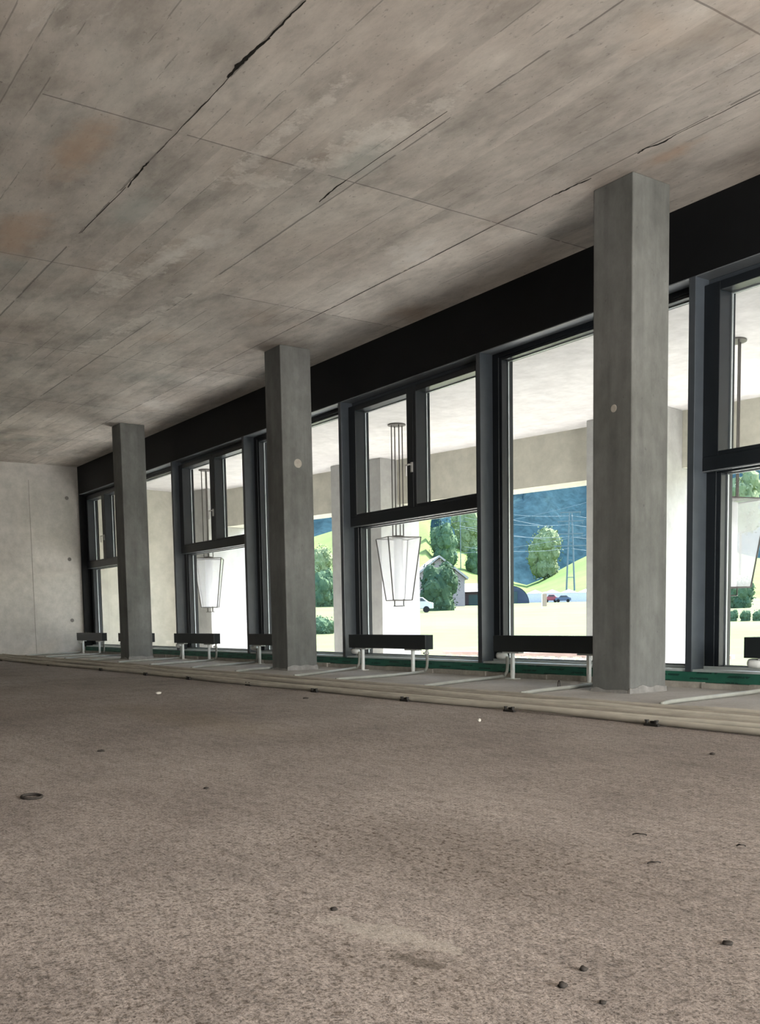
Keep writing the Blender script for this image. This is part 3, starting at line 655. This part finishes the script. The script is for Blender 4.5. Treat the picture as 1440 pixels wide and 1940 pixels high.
def on_land(px, py, dist):
    """distance at which the line of sight meets the land, so that things stand on it"""
    d = 30
    while d < 358:
        p = far(px, py, d); r = math.hypot(p.x, p.y); g_ = gz(p.x, p.y)
        if r > 205: g_ = max(g_ if r < 220 else -9, hill(px, r, p))
        if p.z <= g_: return d
        d += 1
    return dist
def leafmat(name, lo, hi):
    n = N(name); a = n.noise(.9, 4, .7); return n.color(n.ramp(a, [(.3, lo), (.7, hi)]), .9, .1)
LM = {'fir': leafmat('fir_leaves', (.014, .036, .048), (.030, .062, .075)), 'dark': leafmat('dark_leaves', (.024, .052, .036), (.055, .092, .045)), 'mid': leafmat('mid_leaves', (.036, .078, .050), (.085, .13, .065)), 'light': leafmat('light_leaves', (.11, .155, .08), (.21, .24, .13))}
M_bark = flat('bark', (.09, .07, .05), .9, .1)
def tree(name, cx, top, bot, hw, base, dist, kind, lab, cat='tree', seed=1):
    rr = random.Random(seed); dist = on_land(cx, base, dist); g = far(cx, base, dist); T = far(cx, top, dist); B = far(cx, bot, dist)
    R = hw*dist/FPX*1.0; Hh = (T.z-B.z)/2; cen = Vector((g.x, g.y, (T.z+B.z)/2)); zg = min(g.z, B.z)
    e = empty(name, (g.x, g.y, zg)); bm = bm_new()
    lobes = [(Vector((0, 0, 0)), 1)]
    for k in range(16):
        a = rr.uniform(0, 6.28); q = rr.uniform(-.75, .75); rad = math.sqrt(1-q*q)*.62
        lobes.append((Vector((math.cos(a)*rad, math.sin(a)*rad, q*.8)), rr.uniform(.32, .48)))
    for k in range(6):
        a = k*1.05; lobes.append((Vector((math.cos(a)*.42, math.sin(a)*.42, -.62)), .42))
    for c, s_ in lobes:
        s2_ = s_*.72 if s_ == 1 else s_*.85
        b2 = bmesh.ops.create_icosphere(bm, subdivisions=3 if s_ == 1 else 2, radius=1)
        for v in b2['verts']:
            v.co = v.co*s2_*(1+.3*noise.noise(v.co*3+c*5))+c; v.co = Vector((v.co.x*R, v.co.y*R, v.co.z*Hh))+cen-Vector((g.x, g.y, zg))
    n_ = 1400; ls = R*.075
    for k in range(n_):
        c, s_ = rr.choice(lobes[1:]) if rr.random() < .85 else lobes[0]
        d = Vector((rr.gauss(0, 1), rr.gauss(0, 1), rr.gauss(0, 1))).normalized(); p = c+d*s_*rr.uniform(.85, 1.08)
        p = Vector((p.x*R, p.y*R, p.z*Hh))+cen-Vector((g.x, g.y, zg)); a = Vector((rr.gauss(0, 1), rr.gauss(0, 1), rr.gauss(0, 1))).normalized(); b = a.cross(d+Vector((.01, .02, 0))).normalized()
        quad(bm, [p-a*ls, p-b*ls*.6, p+a*ls, p+b*ls*.6])
    obj('foliage', bm, LM[kind], e)
    bm = bm_new(); tube(bm, [(0, 0, -1.2), (0, 0, max(.3, cen.z-zg))], [R*.06, R*.035], 8); obj('trunk', bm, M_bark, e)
    tag(e, lab, cat, 'trees and shrubs beyond the terrace'); return e
tree('broadleaf_tree', 1032, 996, 1096, 33, 1098, 300, 'light', 'sunlit pale green tree on the slope beside the lattice pole', seed=2)
tree('round_tree', 832, 1060, 1168, 38, 1157, 120, 'dark', 'dark round tree standing in front of the gabled house', seed=3)
tree('broadleaf_tree', 843, 982, 1076, 29, 1072, 215, 'mid', 'mid green tree on the hill right above the gabled house', seed=4)
tree('broadleaf_tree', 886, 948, 1052, 33, 1045, 225, 'light', 'pale green tree behind the thin utility pole', seed=5)
tree('broadleaf_tree', 902, 1030, 1094, 20, 1086, 215, 'mid', 'small green tree at the window edge right of the utility pole', seed=6)
tree('broadleaf_tree', 608, 1030, 1100, 26, 1098, 200, 'light', 'pale tree top seen right of the middle column', seed=7)
tree('broadleaf_tree', 611, 1072, 1158, 30, 1150, 150, 'mid', 'dense dark green tree seen right of the middle column', seed=8)
tree('conifer', 826, 962, 1040, 12, 1044, 250, 'fir', 'dark bluish tree at the forest edge left of the mid green tree', seed=21)
tree('hedge_shrub', 612, 1166, 1206, 26, 1201, 48, 'mid', 'clipped shrub on the lawn seen right of the middle column', 'shrub', 9)
tree('broadleaf_tree', 1402, 885, 1010, 42, 1090, 190, 'light', 'tall pale tree behind the lantern at the right edge', seed=10)
tree('broadleaf_tree', 1402, 1092, 1156, 26, 1152, 160, 'mid', 'dark bushy tree low behind the lantern at the right edge', seed=11)
for q, (cx, hw) in enumerate(((1388, 10), (1412, 10), (1436, 10))):
    tree('low_shrub', cx, 1154, 1181, hw, 1177, 55, 'mid', ['left', 'middle', 'right'][q]+'most of three low shrubs on the lawn at the right edge', 'shrub', 12+q)

# ---- buildings and poles in the valley
def frame_at(px, py, dist, turn=0):
    g = far(px, py, dist)
    if dist < 205: g.z = gz(g.x, g.y)
    d = Vector((g.x, g.y, 0)).normalized(); rz = math.atan2(d.x, -d.y)+math.pi+turn   # local -y faces the viewer
    return g, math.atan2(-d.x, d.y)+turn
M_hwall = flat('house_plaster', (.22, .19, .19), .9, .1); M_roof = flat('pale_roof', (.2, .2, .2), .8, .2); M_roofd = flat('roof_edge', (.26, .25, .25), .7, .2)
M_timber = flat('dark_timber', (.05, .04, .043), .9, .1); M_blue = flat('blue_grey_fabric', (.085, .11, .16), .8, .2); M_hole = flat('green_grey_opening', (.04, .065, .065), .9, .1)
M_wt = flat('white_sheeting', (.5, .5, .5), .8, .2); M_red = flat('red_paint', (.28, .05, .06), .5, .4); M_or = flat('pale_orange_cloth', (.36, .26, .19), .9, .1); M_carg = flat('car_glass', (.08, .1, .12), .2, .5); M_tyre = flat('tyre', (.02, .02, .02), .9, .1)
M_pole = flat('galvanised_pole', (.105, .135, .16), .6, .3); M_wire = flat('bright_wire', (.15, .19, .23), .5, .4)
g, rz = frame_at(833, 1152, 150, .15); k = 150/FPX
e = empty('gabled_house', g, rz); W2, hE, hR = 52*k, 53*k, 90*k
bm = bm_new(); box(bm, (-W2*.93, 0, -.8), (W2*.93, 9, hE)); v = [bm.verts.new(p) for p in ((-W2*.93, 0, hE), (W2*.93, 0, hE), (0, 0, hR), (-W2*.93, 9, hE), (W2*.93, 9, hE), (0, 9, hR))]
bm.faces.new([v[0], v[1], v[2]]); bm.faces.new([v[3], v[5], v[4]]); obj('wall', bm, M_hwall, e)
bm = bm_new()
for s_ in (-1, 1):
    vv = [bm.verts.new(p) for p in ((0, -.5, hR+.15), (s_*W2*1.03, -.5, hE-.25), (s_*W2*1.03, 9.5, hE-.25), (0, 9.5, hR+.15), (0, -.5, hR+.45), (s_*W2*1.06, -.5, hE+.05), (s_*W2*1.06, 9.5, hE+.05), (0, 9.5, hR+.45))]
    for f in ((0,1,2,3),(4,5,6,7),(0,1,5,4),(1,2,6,5),(2,3,7,6)): bm.faces.new([vv[i] for i in f])
obj('roof', bm, M_roofd, e)
for q in (-1, 0, 1):
    wbm = bm_new(); box(wbm, (q*2.2-.4, -.05, 2.6), (q*2.2+.4, .02, 3.7)); obj('window', wbm, M_carg, e)
tag(e, 'pale gabled house half hidden behind the dark round tree', 'house')
g, rz = frame_at(893, 1148, 160, -.1); k = 160/FPX; e = empty('low_barn', g, rz)
bm = bm_new(); box(bm, (-1.9, 0, -.5), (3.4, 5, 2.3)); obj('wall', bm, M_timber, e)
bm = bm_new(); poly = [(-2.4, 2.2), (3.8, 2.2), (3.4, 3.6), (-2.0, 3.6)]
a = [bm.verts.new((x, -.5 if z < 3 else 2.5, z)) for x, z in poly]; b = [bm.verts.new((x, 5.5 if z < 3 else 2.6, z)) for x, z in poly]
bm.faces.new(a); bm.faces.new(b[::-1]); bm.faces.new([a[3], a[2], b[2], b[3]]); bm.faces.new([a[1], b[1], b[2], a[2]]); bm.faces.new([a[0], a[3], b[3], b[0]]); bm.faces.new([a[0], b[0], b[1], a[1]])
obj('roof', bm, M_wt, e); bm = bm_new(); box(bm, (-.4, -.04, 0), (1.3, .02, 1.7)); obj('door', bm, M_hole, e)
tag(e, 'low dark timber barn with pale roof right of the gabled house', 'barn')
def car(px, py, dist, L, mat, lab, cat='car', turn=0, hh=1.45):
    g, rz = frame_at(px, py, dist, turn); e = empty('parked_car', g, rz)
    bm = bm_new(); prof = [(-.5, .25), (-.5, .62), (-.47, .68), (-.27, .72), (-.16, 1), (.22, 1), (.36, .72), (.5, .62), (.5, .25)]
    a = [bm.verts.new((x*L, -.8, z*hh)) for x, z in prof]; b = [bm.verts.new((x*L, .8, z*hh)) for x, z in prof]
    bm.faces.new(a); bm.faces.new(b[::-1])
    for i in range(len(prof)): j = (i+1) % len(prof); bm.faces.new([a[i], a[j], b[j], b[i]])
    obj('body', bm, mat, e, bevel=.05)
    bm = bm_new(); quad(bm, [(-.24*L, -.81, .74*hh), (.30*L, -.81, .74*hh), (.20*L, -.81, .95*hh), (-.15*L, -.81, .95*hh)]); bmesh.ops.solidify(bm, geom=bm.faces[:], thickness=.02); obj('side_window', bm, M_carg, e)
    for x in (-.31, .31):
        for y in (-.72, .72):
            bm = bm_new(); lathe(bm, (x*L, y, .3), [(.3, -.1), (.32, -.05), (.32, .05), (.3, .1)], 16, 'Y'); obj('wheel', bm, M_tyre, e)
    tag(e, lab, cat); return e
car(786, 1160, 96, 3.6, M_wt, 'white car parked in front of the dark round tree')
car(1044, 1147, 195, 2.6, M_red, 'small red car parked by the white marquee', hh=1.5)
car(1067, 1145, 193, 3.0, M_blue, 'blue grey car parked at the foot of the lattice pole', hh=1.3)
g, rz = frame_at(969, 1146, 185, .0); k = 185/FPX; e = empty('arched_tunnel_tent', g, rz); R_ = 33*k
bm = bm_new(); A = [(R_*math.cos(t), R_*math.sin(t)) for t in [math.pi*i/20 for i in range(21)]]
a = [bm.verts.new((x, 0, z)) for x, z in A]; b = [bm.verts.new((x, 8, z)) for x, z in A]
for i in range(20): bm.faces.new([a[i], a[i+1], b[i+1], b[i]])
bm.faces.new(b); obj('canopy', bm, M_blue, e)
bm = bm_new(); a = [bm.verts.new((x*.98, .02, z*.98)) for x, z in A]; bm.faces.new(a); bmesh.ops.solidify(bm, geom=bm.faces[:], thickness=.05); obj('end_panel', bm, M_blue, e)
bm = bm_new(); box(bm, (-1.9, -.08, 0), (1.1, -.02, 2.2)); obj('door', bm, M_hole, e)
tag(e, 'blue grey arched tunnel tent on the lawn seen left in the tall window', 'tent')
g, rz = frame_at(1062, 1145, 200, .0); k = 200/FPX; e = empty('white_marquee', g, rz); W2 = 62*k
bm = bm_new(); box(bm, (-W2, 0, -.3), (W2, 5, 17*k)); obj('side', bm, M_wt, e)
bm = bm_new()
for q in range(4):
    x0 = -W2+q*W2/2; x1 = x0+W2/2; ap = bm.verts.new(((x0+x1)/2, 2.5, 24*k)); c4 = [bm.verts.new(p) for p in ((x0, -.1, 17*k), (x1, -.1, 17*k), (x1, 5.1, 17*k), (x0, 5.1, 17*k))]
    for i in range(4): bm.faces.new([c4[i], c4[(i+1) % 4], ap])
obj('roof', bm, M_wt, e); tag(e, 'long white marquee at the foot of the meadow slope', 'marquee')
g, rz = frame_at(1027, 1156, 110); k = 110/FPX; e = empty('feather_banner', g, rz)
bm = bm_new(); tube(bm, [(0, 0, 0), (0, 0, 26*k), (.15, 0, 29*k), (.4, 0, 30*k)], .05, 8); obj('mast', bm, M_white, e)
bm = bm_new(); box(bm, (.03, -.02, 4*k), (9*k, .02, 27*k)); obj('flag', bm, M_or, e, bevel=.015); tag(e, 'pale orange upright banner on the lawn near the red car', 'banner')

# lattice pole on two legs with four cross arms
dp = on_land(1081, 1121, 250); k = dp/FPX; g, rz = frame_at(1081, 1121, dp); e = empty('power_pylon', g, rz); zt = 146*k
for s_ in (-1, 1):
    bm = bm_new(); tube(bm, [(s_*8*k, 0, -2.5), (s_*2.2*k, 0, zt)], [.24, .14], 8); obj('leg', bm, M_pole, e)
for z in (.18, .4, .62, .8):
    bm = bm_new(); ww = (8-5.8*z)*k; box(bm, (-ww, -.08, z*zt-.08), (ww, .08, z*zt+.08)); obj('brace', bm, M_pole, e)
ARM = [(145, 19), (129, 24), (106, 23), (84, 30)]
for zz, ww in ARM:
    bm = bm_new(); box(bm, (-ww*k, -.12, zz*k-.12), (ww*k, .12, zz*k+.12)); obj('cross_arm', bm, M_pole, e)
    for s_ in (-1, 1):
        bm = bm_new(); tube(bm, [(s_*ww*k*.9, 0, zz*k-.1), (s_*ww*k*.9, 0, zz*k-.8)], .07, 6); obj('insulator', bm, M_pole, e)
tag(e, 'tall two-legged power pylon with four cross arms on the slope', 'pylon')
def wire(p, q, sag, lab):
    bm = bm_new(); P = []
    for i in range(25):
        t = i/24; v = p.lerp(q, t); v.z -= sag*4*t*(1-t); P.append(v)
    tube(bm, P, .04, 5); tag(obj('power_wire', bm, M_wire, loc=p), lab, 'wire', 'wires of the power pylon')
RW = ['topmost', 'second', 'third', 'lowest']
for i, (ya, yb, yr) in enumerate(((975, 966, 977), (992, 986, 995), (1015, 1008, 1014), (1037, 1042, 1040))):
    wire(far(1078, ya+2, dp), far(880, yb-6, 230), .9, 'bright power wire running left from the pylon, '+RW[i]+' of four')
    wire(far(1082, ya+2, dp), far(1300, yr+4, 255), .9, 'bright power wire running right from the pylon, '+RW[i]+' of four')
wire(far(860, 1004, 240), far(1140, 944, 235), .6, 'bright wire rising to the right above the pylon'); wire(far(870, 960, 240), far(1040, 998, 245), .3, 'bright wire falling towards the sunlit tree')
wire(far(870, 996, 240), far(1034, 1022, 245), .3, 'bright wire passing above the sunlit tree'); wire(far(860, 1050, 240), far(1110, 1014, 246), .4, 'bright wire crossing low behind the sunlit tree')
dq = on_land(873, 1078, 290); g, rz = frame_at(873, 1078, dq); k = dq/FPX; e = empty('utility_pole', g, rz)
bm = bm_new(); tube(bm, [(0, 0, -.5), (0, 0, 122*k)], [.13, .09], 8); obj('pole', bm, M_pole, e)
bm = bm_new(); tube(bm, [(-16*k, 0, 86*k), (-8*k, 0, 88*k), (0, 0, 88.5*k), (8*k, 0, 88*k), (16*k, 0, 86*k)], .07, 6); obj('cross_arm', bm, M_pole, e)
tag(e, 'thin grey utility pole with one cross arm above the barn', 'pole')
